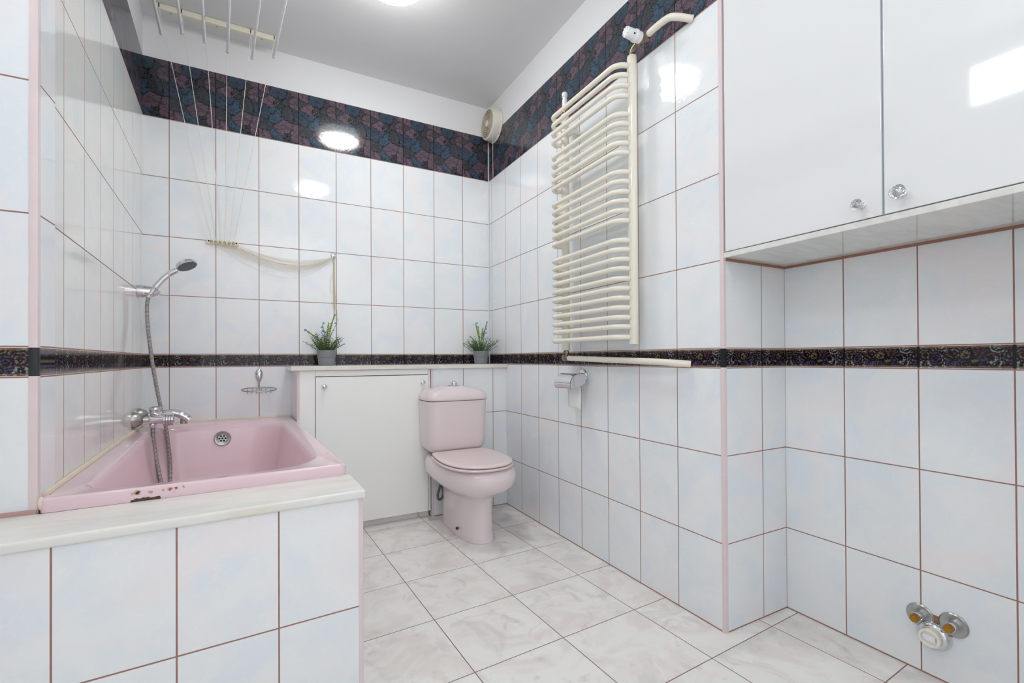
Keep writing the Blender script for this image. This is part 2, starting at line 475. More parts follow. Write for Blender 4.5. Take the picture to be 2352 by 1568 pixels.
wall('wall_rear', (XR-.1, YF), (.442, YF), 0, CEIL, M_WALLPAINT, uoff=.05, side=-1)
mb = MB(); mb.box((-2.25, YF-.1, -.1), (.5, YW+.1, 0))
for f in mb.bm.faces:
    for lp in f.loops:
        q = lp.vert.co
        S, SV, A = 1.6359*TW, 1.623*TW, .0507
        X = q.x+5.985*TW; Y = 4.9208*TW-q.y           # x = c*S + A*r*S ; Y = r*SV - A*c*S
        det = S*SV+A*S*A*S
        lp[mb.uvl].uv = ((X*SV-A*S*Y)/det, (Y*S+A*S*X)/det)
struct(mb.build('floor', M_FLOOR))
struct(MB().box((-2.25, YF-.1, CEIL), (.5, YW+.1, CEIL+.1)).build('ceiling', M_PAINT))
trim('trim_1', (0, -.2008), (0, 1), (1, 0), 0, CEIL, M_TRIM, .0125)
trim('trim_2', (xl(YN), YN), (-LS, 1), (-1, 0), .589, CEIL, M_TRIM, .0145)
# slim corner strip in the far right corner
mb = MB().tube([(-.004, YW-.004, .897), (-.004, YW-.004, V4)], .0035, 6)
struct(mb.build('trim_3', M_WHITEP))
# bath surround walls
PS = .06
def yp(x): return .0205+PS*(x+1.1412)
wall('wall_bath_front', (XR, yp(XR)), (-1.1412, yp(-1.1412)), 0, .566, M_TILE, uoff=-.7618+.0, side=1, thick=.05, voff=.014)
wall('wall_bath_side', (-1.1412, .0205), (-1.2095, YB), 0, .566, M_TILE, uoff=.0, side=1, thick=.05, voff=.014)
trim('trim_4', (-1.1412, .0205), (-1, -PS), (-.05, 1), 0, .565, M_TRIM, .011)
# ledge of marble round the bath
mb = MB()
poly = [(XR+.002, yp(XR)-.012), (-1.1345, .0095), (-1.143, .205), (-1.16, .205), (-1.80, .172), (xl(YN), YN-.001), (XR+.002, YN-.001)]
mb.prism(poly, .5662, .589)
mb.bevel(.006, 3, 60)
tag(recentre(mb.build('marble_ledge', M_MARBLE)), 'long white veined marble ledge topping the tiled bath front', 'ledge')
struct(MB().box((XR+.002, YN-.005, .5885), (xl(YN)-.0005, YN, .598)).build('trim_9', plain('pink_grout', srgb(196, 158, 150), .8, var=.12, scale=40)))
# boxed-in wall behind the toilet: tiled part, side return
wall('wall_box_front', (-.5, YB), (0, YB), 0, .873, M_TILE, uoff=-.5+.0953, side=1, thick=.05)
wall('wall_box_side', (-1.2221, YB), (-1.2402, YW), 0.0, .873, M_TILE, uoff=.03, side=-1, thick=.03)
trim('trim_5', (-.5, YB), (1, 0), (0, 1), 0, .873, M_TRIM, .012)
trim('trim_6', (-1.2221, YB), (1, 0), (-.07, 1), .615, .873, M_TRIM, .012)
mb = MB().prism([(-1.2515, 1.380), (-.0005, 1.380), (-.0005, YW-.0005), (-1.262, YW-.0005)], .8732, .897); mb.bevel(.0035, 2, 60)
tag(recentre(mb.build('marble_shelf', M_SHELF)), 'long cream marble shelf above toilet and white hatch, under dark rose band', 'shelf')
mb = MB().box((-1.21, YB+.035, 0), (-.508, YB+.06, .038))
for f in mb.bm.faces:
    for lp in f.loops: lp[mb.uvl].uv = ((lp.vert.co.x+.573)/.326, .5)
struct(mb.build('baseboard_back', M_FLOOR))
# ------------------------------------------------------------------ white hatch panel with two knobs
t = thing('access_cabinet', (-.86, YB+.02, .038), 'white hatch built into the low wall between pink bath and pink toilet', 'cabinet')
mb = MB()
mb.box((-1.2095, YB, .04), (-1.134, YB+.018, .8725)); mb.box((-1.1336, YB+.0002, .841), (-.52, YB+.0178, .8722)); mb.box((-.5175, YB, .038), (-.506, YB+.018, .8725))
mb.bevel(.0012, 1, 60); mb.build('frame', M_HATCH, t)
mb = MB().prism([(-1.1318, YB-.004), (-.5205, YB-.004), (-.5205, YB+.014), (-1.1318, YB+.014)], .040, .8375); mb.bevel(.0015, 2, 60)
door = mb.build('door', M_HATCH, t)
mb = MB().box((-1.2, YB+.02, .04), (-.51, YB+.032, .872)); mb.build('carcass', M_DARK, t)
for kx, kz in ((-1.0915, .7875), (-.5570, .7955)):
    mb = MB().lathe([(.005, 0), (.005, .008), (.0115, .012), (.0138, .018), (.0125, .024), (.007, .0275), (.001, .0285)], (kx, YB-.004, kz), (0, -1, 0), 20)
    o = mb.build('knob', M_CHROME, door); o['label'] = 'round chrome knob'
# ------------------------------------------------------------------ wall cabinet in the niche
t = thing('wall_cabinet', (.17, -.66, 1.2845), 'glossy white two-door cabinet filling the niche at upper right', 'cabinet')
mb = MB().box((.022, -1.1165, 1.2845), (XN-.001, -.2015, CEIL-.002)); mb.build('carcass', M_CAB, t)
doors = []
for y0, y1 in ((-.6585, -.2092), (-1.112, -.6634)):
    mb = MB().box((-.0005, y0, 1.2862), (.019, y1, CEIL-.006)); mb.bevel(.0018, 2, 60)
    doors.append(mb.build('door', M_CAB, t))
MB().box((.006, -.6634, 1.2862), (.0215, -.6585, CEIL-.006)).build('edge_strip', plain('grey_blue_edge', srgb(176, 186, 196), .35), t)
def knob(y, z, r, d):
    base = MB().lathe([(.009, 0), (.009, .004), (.006, .008), (.0055, .016), (r*.62, .021), (r*.7, .0225)], (-.0005, y, z), (-1, 0, 0), 20).build('knob', M_CHROME, d)
    base['label'] = 'cut crystal knob on chrome stem'
    mb = MB(); rings = []
    for rr, h, off in ((r*.55, .021, 0), (r*.98, .0285, .5), (r, .030, 0), (r*.82, .0345, .5), (r*.55, .0375, 0), (r*.3, .0385, .5)):
        rings.append([(-.0005-h, y+rr*cos(2*pi*(j+off)/12), z+rr*sin(2*pi*(j+off)/12)) for j in range(12)])
    mb.quadgrid(rings, True, (True, True))
    g = mb.build('crystal', M_CRYSTAL, base, smooth=1)
    f = MB().lathe([(r*.52, .0215), (r*.52, .0222), (r*.1, .026)], (-.0005, y, z), (-1, 0, 0), 12).build('foil', M_SILVER, base, smooth=1)
knob(-.6145, 1.3215, .0135, doors[0]); knob(-.7015, 1.3258, .0175, doors[1])
# polished marble slab under the cabinet
mb = MB().box((.0, -1.1165, 1.2665), (XN-.0005, -.2015, 1.2838)); mb.bevel(.0015, 2, 60)
tag(recentre(mb.build('marble_slab', M_GLOSSMARBLE)), 'thin polished marble slab closing the niche under the white wall cabinet', 'slab')
struct(MB().box((XN-.006, -1.1165, 1.2585), (XN, -.2015, 1.2664)).build('trim_7', M_GROUT))
struct(MB().box((.0125, -.207, 1.2585), (XN-.006, -.2010, 1.2664)).build('trim_8', M_GROUT))
# ------------------------------------------------------------------ bathtub
t = thing('bathtub', (-1.52, .9, .2), 'pink enamel bathtub with chipped rusty front lip', 'bathtub')
FL, FR, BR, BL = (-1.8150, .168), (-1.1565, .199), (-1.2425, 1.640), (-1.8985, 1.640)
def zr(y): return .6215-.0065*(y-.17)/1.47        # rim level drops slightly to the back
outer = [FL, FR, BR, BL]
def off(c, d):
    cx = sum(p[0] for p in c)/4; cy = sum(p[1] for p in c)/4
    return [(p[0]+(d if p[0] < cx else -d), p[1]+(d if p[1] < cy else -d)) for p in c]
inn = [(-1.766, .232), (-1.212, .252), (-1.285, 1.492), (-1.835, 1.475)]
iR = [.10, .17, .13, .11]
rings = []
def ring(c, r, z, slope=True):
    pts = rquad(c, r, 8)
    rings.append([(x, y, (zr(y)+z) if slope else z) for x, y in pts])
ring(off(outer, .0), .014, -.0325)
ring(off(outer, -.001), .015, -.006)
ring(off(outer, .001), .014, -.0015)
ring(off(outer, .005), .013, .0)
ring(off(outer, .012), .012, -.0008)
ring(off(outer, .022), .02, -.003)
ring(off(inn, -.006), iR, -.0045)
ring(inn, iR, -.0075)
ring(off(inn, .006), iR, -.016)
ring(off(inn, .011), iR, -.034)
bot = [(-1.69, .40), (-1.36, .40), (-1.40, 1.36), (-1.74, 1.36)]
mid = lambda f: [(a[0]+(b[0]-a[0])*f, a[1]+(b[1]-a[1])*f) for a, b in zip(off(inn, .011), bot)]
for f, z in ((.12, .50), (.26, .40), (.42, .31), (.6, .255), (.8, .225), (1.0, .215)):
    ring(mid(f), [.1, .14, .13, .1], z, False)
mb = MB(); mb.quadgrid(rings, True, (False, True))
mb.build('basin', M_ENAMEL, t, smooth=60)
# overflow grille in the far end wall
oc = Vector((-1.5545, 1.4615, .5425)); oa = Vector((.04, -1, .14)).normalized()
mb = MB().lathe([(.036, 0), (.036, .003), (.033, .006), (.021, .0045), (.019, .003), (.001, .003)], oc, oa, 32, ref=(1, 0, 0))
ov = mb.build('overflow_drain', M_DULL, t)
ox = (Vector((1, 0, 0))-oa*oa.x).normalized(); oz = oa.cross(ox)
for k in range(7):
    a = k*pi/3; r = 0 if k == 6 else .0128
    p = oc+ox*cos(a)*r+oz*sin(a)*r
    MB().lathe([(.0048, .0030), (.0046, .0046), (.001, .0047)], p, oa, 10).build('drain_hole', M_DARK, ov)
MB().lathe([(.034, 0), (.034, .003), (.02, .004), (.001, .004)], (-1.57, 1.22, .2165), (0, 0, 1), 28).build('plughole', M_DULL, t)
# sealant beads
path = [(xl(y)+.006, y, zr(y)+.003) for y in (.20, .5, .8, 1.1, 1.4, 1.63)]
mb = MB().tube(smooth_path(path, 6), .0075, 8)
mb.tube([(xl(1.63)+.006, 1.640, zr(1.63)+.001), (-1.6, 1.641, zr(1.63)+.001), (-1.255, 1.641, zr(1.63)+.001)], .006, 8)
mb.sphere((xl(.18)+.006, .176, .610), .008, 10, 8, (.8, .8, 1.9))
mb.build('sealant', M_CAULK, t)
# ------------------------------------------------------------------ bath tap on the left wall
AX = Vector((1, LS, 0)).normalized(); AT = Vector((-LS, 1, 0)).normalized(); UP = Vector((0, 0, 1))
t = thing('bath_tap', (-1.80, 1.38, .64), 'chrome wall-mounted bath mixer tap with curved spout over the tub', 'tap')
ZT = .667
w1 = Vector((xl(1.355), 1.355, ZT)); w2 = Vector((xl(1.50), 1.50, ZT+.004))
for w in (w1, w2):
    MB().lathe([(.036, 0), (.035, .010), (.026, .028), (.017, .036), (.013, .038)], w+AX*.0005, AX, 28).build('escutcheon', M_STEEL, t)
    MB().tube([w+AX*.03, w+AX*.07], .0125, 16).build('connector', M_CHROME, t)
b0 = w1+AX*.058-AT*.004
MB().lathe([(.012, 0), (.0205, .004), (.0218, .012), (.0218, .045), (.0225, .05), (.0225, .058), (.0225, .078), (.019, .084), (.012, .087)], b0, AX, 24).build('body', M_CHROME, t)
bm_ = MB().tube(smooth_path([w2+AX*.068, w2+AX*.078-AT*.03, w1+AX*.085+AT*.03, w1+AX*.09]), .019, 20)
bm_.build('cross_body', M_CHROME, t)
grip = b0+AX*.064-AT*.008
mb = MB()
for k in range(4):
    mb.lathe([(.0235, 0), (.0272, .0025), (.0272, .0080), (.0235, .0105)], grip+AX*(.0100*k-.012)-UP*.006, AX, 24)
mb.build('handle', M_CHROME, t)
kn = Vector((-1.808, 1.372, ZT+.018))
MB().lathe([(.016, 0), (.022, .006), (.0205, .012), (.0225, .018), (.0235, .027), (.021, .034), (.012, .0375), (.001, .038)], kn, (0.03, 0, 1), 26).build('diverter_knob', M_CHROME, t)
sp = [(-1.800, 1.372, .678), (-1.775, 1.372, .687), (-1.745, 1.372, .690), (-1.715, 1.372, .681), (-1.692, 1.372, .666), (-1.680, 1.372, .653)]
MB().tube(smooth_path(sp), [.016]*8+[.016]*8+[.0165]*8+[.0175]*8+[.018]*8+[.013], 20, flat=1.15).build('spout', M_CHROME, t)
MB().lathe([(.014, 0), (.014, .024), (.012, .026)], (-1.700, 1.372, .637), (0, 0, 1), 20).build('aerator', M_STEEL, t)
MB().lathe([(.011, 0), (.013, .004), (.013, .018), (.011, .022)], (-1.8145, 1.365, .628), (0, 0, 1), 18).build('hose_outlet', M_CHROME, t)
# ------------------------------------------------------------------ shower bracket, hand shower, hose
w = Vector((xl(1.475), 1.475, 1.254))
mb = MB().lathe([(.0295, 0), (.0292, .018), (.0278, .040), (.0240, .060), (.0180, .075), (.010, .085), (.001, .088)], w+AX*.0005, AX, 28)
tag(recentre(mb.build('shower_bracket', M_CHROME)), 'chrome bullet-shaped bracket on left wall holding hand shower', 'bracket')
hp = [(-1.848, 1.462, 1.226), (-1.838, 1.461, 1.246), (-1.822, 1.460, 1.272), (-1.793, 1.46, 1.314), (-1.766, 1.46, 1.342), (-1.746, 1.459, 1.356), (-1.736, 1.459, 1.362)]
t = thing('hand_shower', (-1.84, 1.46, 1.226), 'chrome hand shower with round grey spray plate, resting in its bracket', 'shower head')
MB().tube(smooth_path(hp), [.0095]*6+[.011]*10+[.0125]*16+[.0135]*10+[.012]*6+[.011], 16, flat=1.0).build('handle', M_CHROME, t)
ha = Vector((.42, -.25, -.87)).normalized(); hc = Vector((-1.700, 1.455, 1.388))
MB().lathe([(.036, -.014), (.043, -.008), (.045, 0), (.045, .006), (.043, .008)], hc, ha, 32).build('head', M_CHROME, t)
sf = MB().lathe([(.0425, .0075), (.041, .0088), (.022, .0095), (.001, .0098)], hc, ha, 32).build('spray_plate', M_SPRAY, t)
hose = [(-1.8475, 1.462, 1.226), (-1.853, 1.463, 1.19), (-1.853, 1.466, 1.12), (-1.847, 1.468, 1.04), (-1.835, 1.466, .93), (-1.819, 1.458, .82), (-1.804, 1.452, .735), (-1.797, 1.445, .70),
        (-1.782, 1.44, .64), (-1.772, 1.43, .58), (-1.763, 1.42, .50), (-1.757, 1.41, .42), (-1.757, 1.40, .355), (-1.745, 1.36, .27), (-1.735, 1.32, .238), (-1.742, 1.28, .238), (-1.757, 1.30, .262), (-1.771, 1.34, .33), (-1.790, 1.352, .42), (-1.805, 1.360, .51), (-1.8135, 1.364, .58), (-1.8145, 1.365, .628)]
mb = MB().tube(smooth_path(hose, 10), .0078, 12)
tag(recentre(mb.build('shower_hose', M_HOSE)), 'long ribbed metal hose looping from hand shower into the pink tub', 'hose')
# ------------------------------------------------------------------ wire soap dish
t = thing('soap_dish', (-1.396, YW, .775), 'chrome wire soap dish under a teardrop bracket, above the bath', 'soap dish')
mb = MB(); rg = []
for i in range(13):
    s = i/12; z = .886-.082*s; w_ = .0015+.0185*sin(pi*min(1, s**.8))**.8; d_ = .003+.013*sin(pi*s)**.7
    rg.append([(-1.3965+w_*cos(a), YW-.0005-d_*max(0, sin(a)), z) for a in [2*pi*j/16 for j in range(16)]])
mb.quadgrid(rg, True, (True, True)); mb.build('bracket', M_CHROME, t)
yc, rx, ry, zc = YW-.058, .082, .052, .781
SD = lambda y: zc-.17*(YW-.006-y)
pts = [(-1.396+rx*cos(a), yc+ry*sin(a), SD(yc+ry*sin(a))) for a in [2*pi*j/40 for j in range(41)]]
mb = MB().tube(pts, .0032, 8); mb.build('rim', M_STEEL, t)
MB().tube(smooth_path([(-1.3965, YW-.012, .818), (-1.3965, YW-.02, .805), (-1.3965, YW-.016, .79), (-1.3965, YW-.012, zc)]), .0035, 8).build('arm', M_STEEL, t)
for k in range(6):
    x = -1.396-.055+.022*k; h = ry*sqrt(max(0, 1-((x+1.396)/rx)**2))
    MB().tube(smooth_path([(x, yc-h, SD(yc-h)), (x, yc-h+.004, SD(yc-h)-.011), (x, yc, SD(yc)-.014), (x, yc+h-.004, SD(yc+h)-.011), (x, yc+h, SD(yc+h))], 4), .0018, 6).build('wire', M_STEEL, t)
# ------------------------------------------------------------------ ceiling clothes airer
t = thing('clothes_airer', (-1.57, 1.52, CEIL), 'ceiling clothes airer: cream rail carrying six hanging white rods', 'clothes airer')
mb = MB().box((-1.838, 1.508, CEIL-.030), (-1.299, 1.545, CEIL-.0005)); mb.bevel(.008, 3, 60)
rail = mb.build('rail', M_CREAMP, t)
mb = MB().box((-1.838, .06, CEIL-.030), (-1.299, .10, CEIL-.0005)); mb.bevel(.008, 3, 60)
rail2 = mb.build('rail', M_CREAMP, t)
slots = [-1.8152, -1.7257, -1.6304, -1.5335, -1.4303, -1.3207]
for sx in slots: MB().box((sx-.0018, 1.506, CEIL-.026), (sx+.0018, 1.512, CEIL-.006)).build('slot', M_DARK, rail)
for sx in (-1.77, -1.58, -1.38): MB().lathe([(.004, 0), (.004, .001), (.001, .0012)], (sx, 1.5265, CEIL-.0305), (0, 0, -1), 10).build('screw', M_DULL, rail)
e45 = [(-1.7918, 1.4161, 2.45), (-1.7056, 1.3676, 2.45), (-1.6199, 1.393, 2.45), (-1.5274, 1.4227, 2.45), (-1.4224, 1.4239, 2.45), (-1.3276, 1.3627, 2.45)]
e50 = [(-1.8057, 1.5035, 2.5), (-1.7167, 1.4535, 2.5), (-1.6282, 1.4797, 2.5), (-1.5326, 1.5104, 2.5), (-1.4242, 1.5116, 2.5), (-1.3263, 1.4484, 2.5)]
RD = Vector((-.0711, 1, .0993)).normalized()
holes = [-1.6136, -1.5942, -1.5746, -1.555, -1.5342, -1.5146]
for i in range(6):
    e = Vector(e45[i]).lerp(Vector(e50[i]), .45)
    near = e-RD*1.34
    rod = MB().tube([near+RD*.012, e-RD*.012], .0062, 12).build('rod', M_WHITEP, t)
    for p, d in ((e, RD), (near, -RD)):
        MB().lathe([(.0078, -.020), (.0078, -.003), (.006, 0), (.001, .001)], p, d, 12).build('end_cap', M_WHITEP, rod)
    top = Vector((slots[i], 1.512, CEIL-.016)); a = e-RD*.03
    MB().tube([a, top], .0009, 6).build('cord', M_CORDW, t)
    b = near+RD*.03
    MB().tube([b, Vector((b.x, .085, CEIL-.03))], .0009, 6).build('cord', M_CORDW, t)
    h = Vector((holes[i], YW-.014, 1.556))
    o = MB().tube([Vector((slots[i], 1.516, CEIL-.030)), h], .0013, 6).build('cord', M_CORDW, t)
# cleat on the wall, hook, bundle of cords
t = thing('cord_cleat', (-1.564, YW, 1.54), 'small cream plastic strip with row of holes guiding airer cords', 'cord cleat')
mb = MB().box((-1.637, YW-.012, 1.5405), (-1.491, YW-.0005, 1.5655)); mb.bevel(.005, 3, 60); mb.build('strip', M_CREAMP, t)
for hx in holes: MB().lathe([(.0052, -.001), (.0066, 0), (.0066, .003), (.0044, .0038), (.0044, .001)], (hx, YW-.012, 1.5525), (0, -1, 0), 14, caps=False).build('eyelet', M_FITTING, t)
for hx in (-1.6265, -1.5015): MB().lathe([(.0042, -.001), (.0042, .0008), (.001, .001)], (hx, YW-.012, 1.555), (0, -1, 0), 12).build('screw', M_DARK, t)
mb = MB().lathe([(.016, 0), (.016, .004), (.013, .008), (.005, .010), (.005, .018), (.009, .020), (.009, .025), (.001, .026)], (-1.0112, YW-.0005, 1.540), (0, -1, 0), 16)
mb.tube(smooth_path([(-1.0112, YW-.02, 1.542), (-1.0112, YW-.026, 1.527), (-1.0112, YW-.018, 1.518), (-1.0112, YW-.008, 1.524)], 4), .004, 8)
tag(recentre(mb.build('wall_hook', M_CHROME)), 'small chrome wall hook with airer cords looped over it', 'hook')
t = thing('cord_bundle', (-1.2, YW-.02, 1.17), 'bundle of thin beige airer cords sagging from cleat to wall hook', 'cord')
hk = Vector((-1.0112, YW-.021, 1.528))
rnd = random.Random(3)
for k in range(16):
    h = Vector((holes[k % 6], YW-.016, 1.552)); sag = .040+.062*rnd.random() if k else .145
    pts = []
    for i in range(17):
        s = i/16; p = h.lerp(hk, s)
        p.z -= sag*4*s*(1-s)*(.75+.55*s) ; p.y = YW-.014-.010*sin(pi*s)*rnd.uniform(.6, 1) if 0 < i < 16 else p.y
        pts.append(p)
    MB().tube(pts, .00075, 5).build('cord', M_CORD, t)
for k in range(9):
    L = rnd.uniform(.20, .47); x0 = -1.0112+rnd.uniform(-.002, .005); b = rnd.uniform(-.002, .006); y = YW-rnd.uniform(.006, .016)
    z1 = max(1.528-L, 1.17)
    pts = [(x0, YW-.021, 1.53), (x0+b*.3, y, 1.45), (x0+b*.7, y, (1.45+z1)/2), (x0+b, y, z1)]
    MB().tube(smooth_path(pts, 5), .00085, 5).build('cord', M_CORD, t)
MB().tube(smooth_path([(-1.0112, YW-.02, 1.45), (-1.026, YW-.012, 1.40), (-1.032, YW-.01, 1.35), (-1.018, YW-.01, 1.32), (-1.004, YW-.01, 1.31), (-.998, YW-.01, 1.25), (-.990, YW-.01, 1.172)], 6), .0008, 5).build('cord', M_CORD, t)
MB().lathe([(.003, 0), (.0045, .004), (.003, .016), (.001, .018)], (-.990, YW-.01, 1.158), (0, 0, 1), 10).build('toggle', M_CORDW, t)
# ------------------------------------------------------------------ toilet
TX = -.407; TXO = -.387                      # tank and bowl centre lines
t = thing('toilet', (TX, 1.1, 0), 'pink close-coupled toilet with lid down', 'toilet')
def dshape(hw, yb, yf, n=48, back=.82, r=.024):
    """plan outline: rounded front half, sides tapering to a straight back with rounded corners"""
    ym = yb-(yb-yf)*.46; hb = hw*back; pts = []
    for j in range(27):                      # front half, left to right
        a = pi+pi*j/26; c, q = cos(a), sin(a)
        pts.append((TXO+hw*math.copysign(abs(c)**.86, c), ym-(ym-yf)*abs(q)**.86))
    for k in range(1, 4):
        f = k/4; pts.append((TXO+hw+(hb-hw)*f*f, ym+(yb-r-ym)*f))
    for k in range(7):
        a = pi/2*k/6; pts.append((TXO+hb-r+r*cos(a), yb-r+r*sin(a)))
    for k in range(7):
        a = pi/2+pi/2*k/6; pts.append((TXO-hb+r+r*cos(a), yb-r+r*sin(a)))
    for k in range(3, 0, -1):
        f = k/4; pts.append((TXO-hw-(hb-hw)*f*f, ym+(yb-r-ym)*f))
    return pts
def stack(secs, name, mat, par, caps=(True, True), n=48):
    rg = []
    for z, hw, yb, yf, bk in secs:
        rg.append([(x, y, z) for x, y in dshape(hw, yb, yf, n, back=bk)])
    return MB().quadgrid(rg, True, caps).build(name, mat, par, smooth=50)
stack([(.0005, .0935, 1.30, .876, .95), (.012, .092, 1.30, .880, .95), (.06, .089, 1.30, .886, .95), (.14, .0865, 1.30, .890, .95), (.20, .0885, 1.30, .888, .95), (.222, .098, 1.30, .878, .95),
       (.238, .115, 1.30, .856, .95), (.252, .141, 1.30, .826, .95), (.270, .168, 1.31, .792, .95), (.295, .187, 1.32, .764, .94), (.322, .197, 1.33, .750, .92), (.348, .197, 1.34, .750, .90), (.370, .189, 1.345, .760, .90), (.382, .180, 1.345, .772, .90), (.386, .170, 1.34, .785, .90)], 'bowl', M_CERAMIC, t)
TXO = -.403
stack([(.3885, .166, 1.205, .775, .91), (.390, .181, 1.212, .757, .91), (.396, .184, 1.214, .753, .91), (.4005, .181, 1.212, .757, .91), (.4015, .17, 1.20, .77, .91)], 'seat', M_SEAT, t)
stack([(.4045, .164, 1.203, .778, .9), (.406, .178, 1.210, .760, .9), (.412, .181, 1.212, .757, .9), (.417, .178, 1.210, .760, .9), (.4195, .170, 1.204, .770, .9), (.4205, .15, 1.19, .79, .9)], 'lid', M_SEAT, t)
for sx in (-.075, .075):
    MB().tube([(TX+sx-.02, 1.222, .400), (TX+sx+.02, 1.222, .400)], .011, 12).build('hinge', M_SEAT, t)
def tank(hw, yb, yf, r=.045, bow=.012):
    c = rquad([(TX-hw, yf), (TX+hw, yf), (TX+hw, yb), (TX-hw, yb)], [r, r, .012, .012], 8)
    return [(x, y-(bow*(1-((x-TX)/hw)**2) if y < (yf+yb)/2-.02 else 0)) for x, y in c]
TX = -.399
rg = [[(x, y, z) for x, y in tank(hw-.0095, 1.393, yf, r)] for z, hw, yf, r in ((.398, .125, 1.268, .03), (.403, .146, 1.244, .04), (.414, .167, 1.226, .045), (.434, .180, 1.215, .05), (.46, .185, 1.210, .05), (.50, .186, 1.207, .05), (.60, .188, 1.202, .05), (.694, .190, 1.199, .05))]
MB().quadgrid(rg, True, (True, True)).build('tank', M_CERAMIC, t, smooth=50)
rings = []
def lid_ring(hw, z, ys, dome):
    pts = tank(hw-.0095, 1.393-ys*.3, 1.199+ys, .05, .012)
    return [(x, y, z+dome*(1-min(1, abs(x-TX)/.2)**2.2)) for x, y in pts]
for hw, z, ys, dm in ((.189, .6965, .0, 0), (.193, .700, -.004, 0), (.194, .706, -.005, .0), (.192, .720, -.003, .003), (.185, .733, .006, .008), (.168, .742, .022, .015), (.135, .747, .045, .021), (.08, .748, .066, .0255), (.03, .7485, .084, .0275)):
    rings.append(lid_ring(hw, z, ys, dm))
MB().quadgrid(rings, True, (True, True)).build('tank_lid', M_CERAMIC, t, smooth=60)
mb = MB().lathe([(.0205, 0), (.0205, .018), (.019, .020), (.013, .0205), (.011, .0245), (.006, .027), (.001, .0275)], (-.399, 1.29, .7755), (0, 0, 1), 24)
mb.box((-.3995, 1.268, .776), (-.3985, 1.2695, .795))
mb.build('flush_button', M_CHROME, t)
MB().lathe([(.0075, 0), (.0075, .008), (.006, .0095), (.001, .010)], (-.4795, 1.035, .045), (-1, -.15, .05), 14).build('bolt_cap', plain('dark_bolt', srgb(60, 46, 40), .4), t)
lp = [(-.452, 1.33, .215), (-.455, 1.335, .185), (-.4645, 1.34, .145), (-.462, 1.342, .118), (-.448, 1.344, .112), (-.434, 1.342, .126), (-.431, 1.34, .155), (-.440, 1.335, .19), (-.448, 1.33, .215)]
lp = [(x-.018, y, z) for x, y, z in lp]
MB().tube(smooth_path(lp, 6), .0075, 10).build('supply_hose', M_RUBBER, t)
TXO = -.387
mb = MB().tube([(x, y, .0015) for x, y in dshape(.0950, 1.30, .8745, 48, back=.95)]+[(dshape(.0950, 1.30, .8745, 48, back=.95)[0]+(.0015,))], .0022, 6)
mb.build('base_sealant', plain('white_sealant', srgb(214, 206, 200), .5), t)
# ------------------------------------------------------------------ towel radiator
t = thing('towel_radiator', (-.06, .40, 1.0), 'tall cream ladder towel radiator with curved bars on right wall', 'radiator')
CX = -.060; YR, YL = .167, .640; XF = -.126
def zp(py):   # heights of the bars
    return 1.014+(774.6-py)*(2.1059-1.014)/(774.6-156.2)
bars = [156.2, 178.5, 202.1, 225.7, 267.9, 289.4, 312.3, 333.8, 355.2, 399.6, 421, 444, 465.2, 487.2, 510.2, 554.8, 575.8, 597.8, 619, 641.7, 663.7, 685.7, 707.6, 729.6, 750.9, 774.6]
cr_ = MB().lathe([(.001, 0), (.018, .001), (.0195, .004), (.0195, 1.158), (.018, 1.163), (.001, 1.164)], (CX, YR, .983), (0, 0, 1), 24).build('collector', M_RAD, t)
cl_ = MB().lathe([(.001, 0), (.018, .001), (.0195, .004), (.0195, 1.158), (.018, 1.163), (.001, 1.164)], (CX, YL, .968), (0, 0, 1), 24).build('collector', M_RAD, t)
MB().lathe([(.012, 0), (.012, -.001), (.001, -.0012)], (CX, YR, .983), (0, 0, 1), 16).build('drain_plug', M_DULL, cr_)
for py in bars:
    z = zp(py); r = .052; pts = [(CX, YR, z), (CX-.018, YR+.0, z)]
    for k in range(9):
        a = pi/2*k/8; pts.append((XF+r-.0+ -r*sin(a) if False else XF+r-r*sin(a), YR+.004+r-r*cos(a), z))
    pts2 = []
    YE = YL+.032
    for k in range(9):
        a = pi/2*k/8; pts2.append((XF+r*.8-r*.8*cos(a), YE-r*.8+r*.8*sin(a), z))
    pts += pts2; pts += [(CX-.030, YE-.004, z), (CX-.005, YL+.012, z)]
    MB().tube(pts, .0107, 12).build('bar', M_RAD, t)
for (y, z) in ((YR+.0, 2.03), (YL, 2.03), (YR, 1.07), (YL, 1.07)):
    o = MB().tube([(CX+.015, y+.045 if y == YR else y-.045, z), (-.0005, y+.045 if y == YR else y-.045, z)], .009, 12)
    o.box((CX+.005, min(y, y+(.06 if y == YR else -.06)), z-.012), (CX+.015, max(y, y+(.06 if y == YR else -.06)), z+.012))
    o.build('wall_bracket', M_RAD, t)
# thermostatic valve and top pipe
zt = 2.146
MB().tube(smooth_path([(CX, YR, zt), (CX, YR-.002, zt+.018), (CX, YR-.018, zt+.03), (CX, YR-.035, zt+.032)], 6), .011, 14).build('elbow', M_FITTING, t)
vb = MB().lathe([(.011, 0), (.0155, .002), (.0155, .016), (.0125, .018), (.0125, .045), (.0155, .047), (.0155, .062), (.011, .064)], (CX, YR-.03, zt+.032), (0, -1, 0), 12).build('valve_body', M_FITTING, t)
hc = Vector((CX-.012, YR-.061, zt+.034)); hd = Vector((-1, .02, .02)).normalized()
vh = MB().lathe([(.017, 0), (.021, .003), (.021, .018), (.0235, .021), (.0235, .030), (.0205, .034), (.0195, .070), (.018, .0745), (.001, .075)], hc, hd, 26).build('thermostat_head', M_WHITEP, t)
hx = hd.orthogonal().normalized(); hy = hd.cross(hx)
for k in range(8):
    a = k*pi/4
    p = hc+hd*.0752+hx*cos(a)*.0145+hy*sin(a)*.0145
    MB().lathe([(.0014, 0), (.0014, .0006), (.0005, .0007)], p, hd, 8).build('vent_hole', M_DARK, vh)
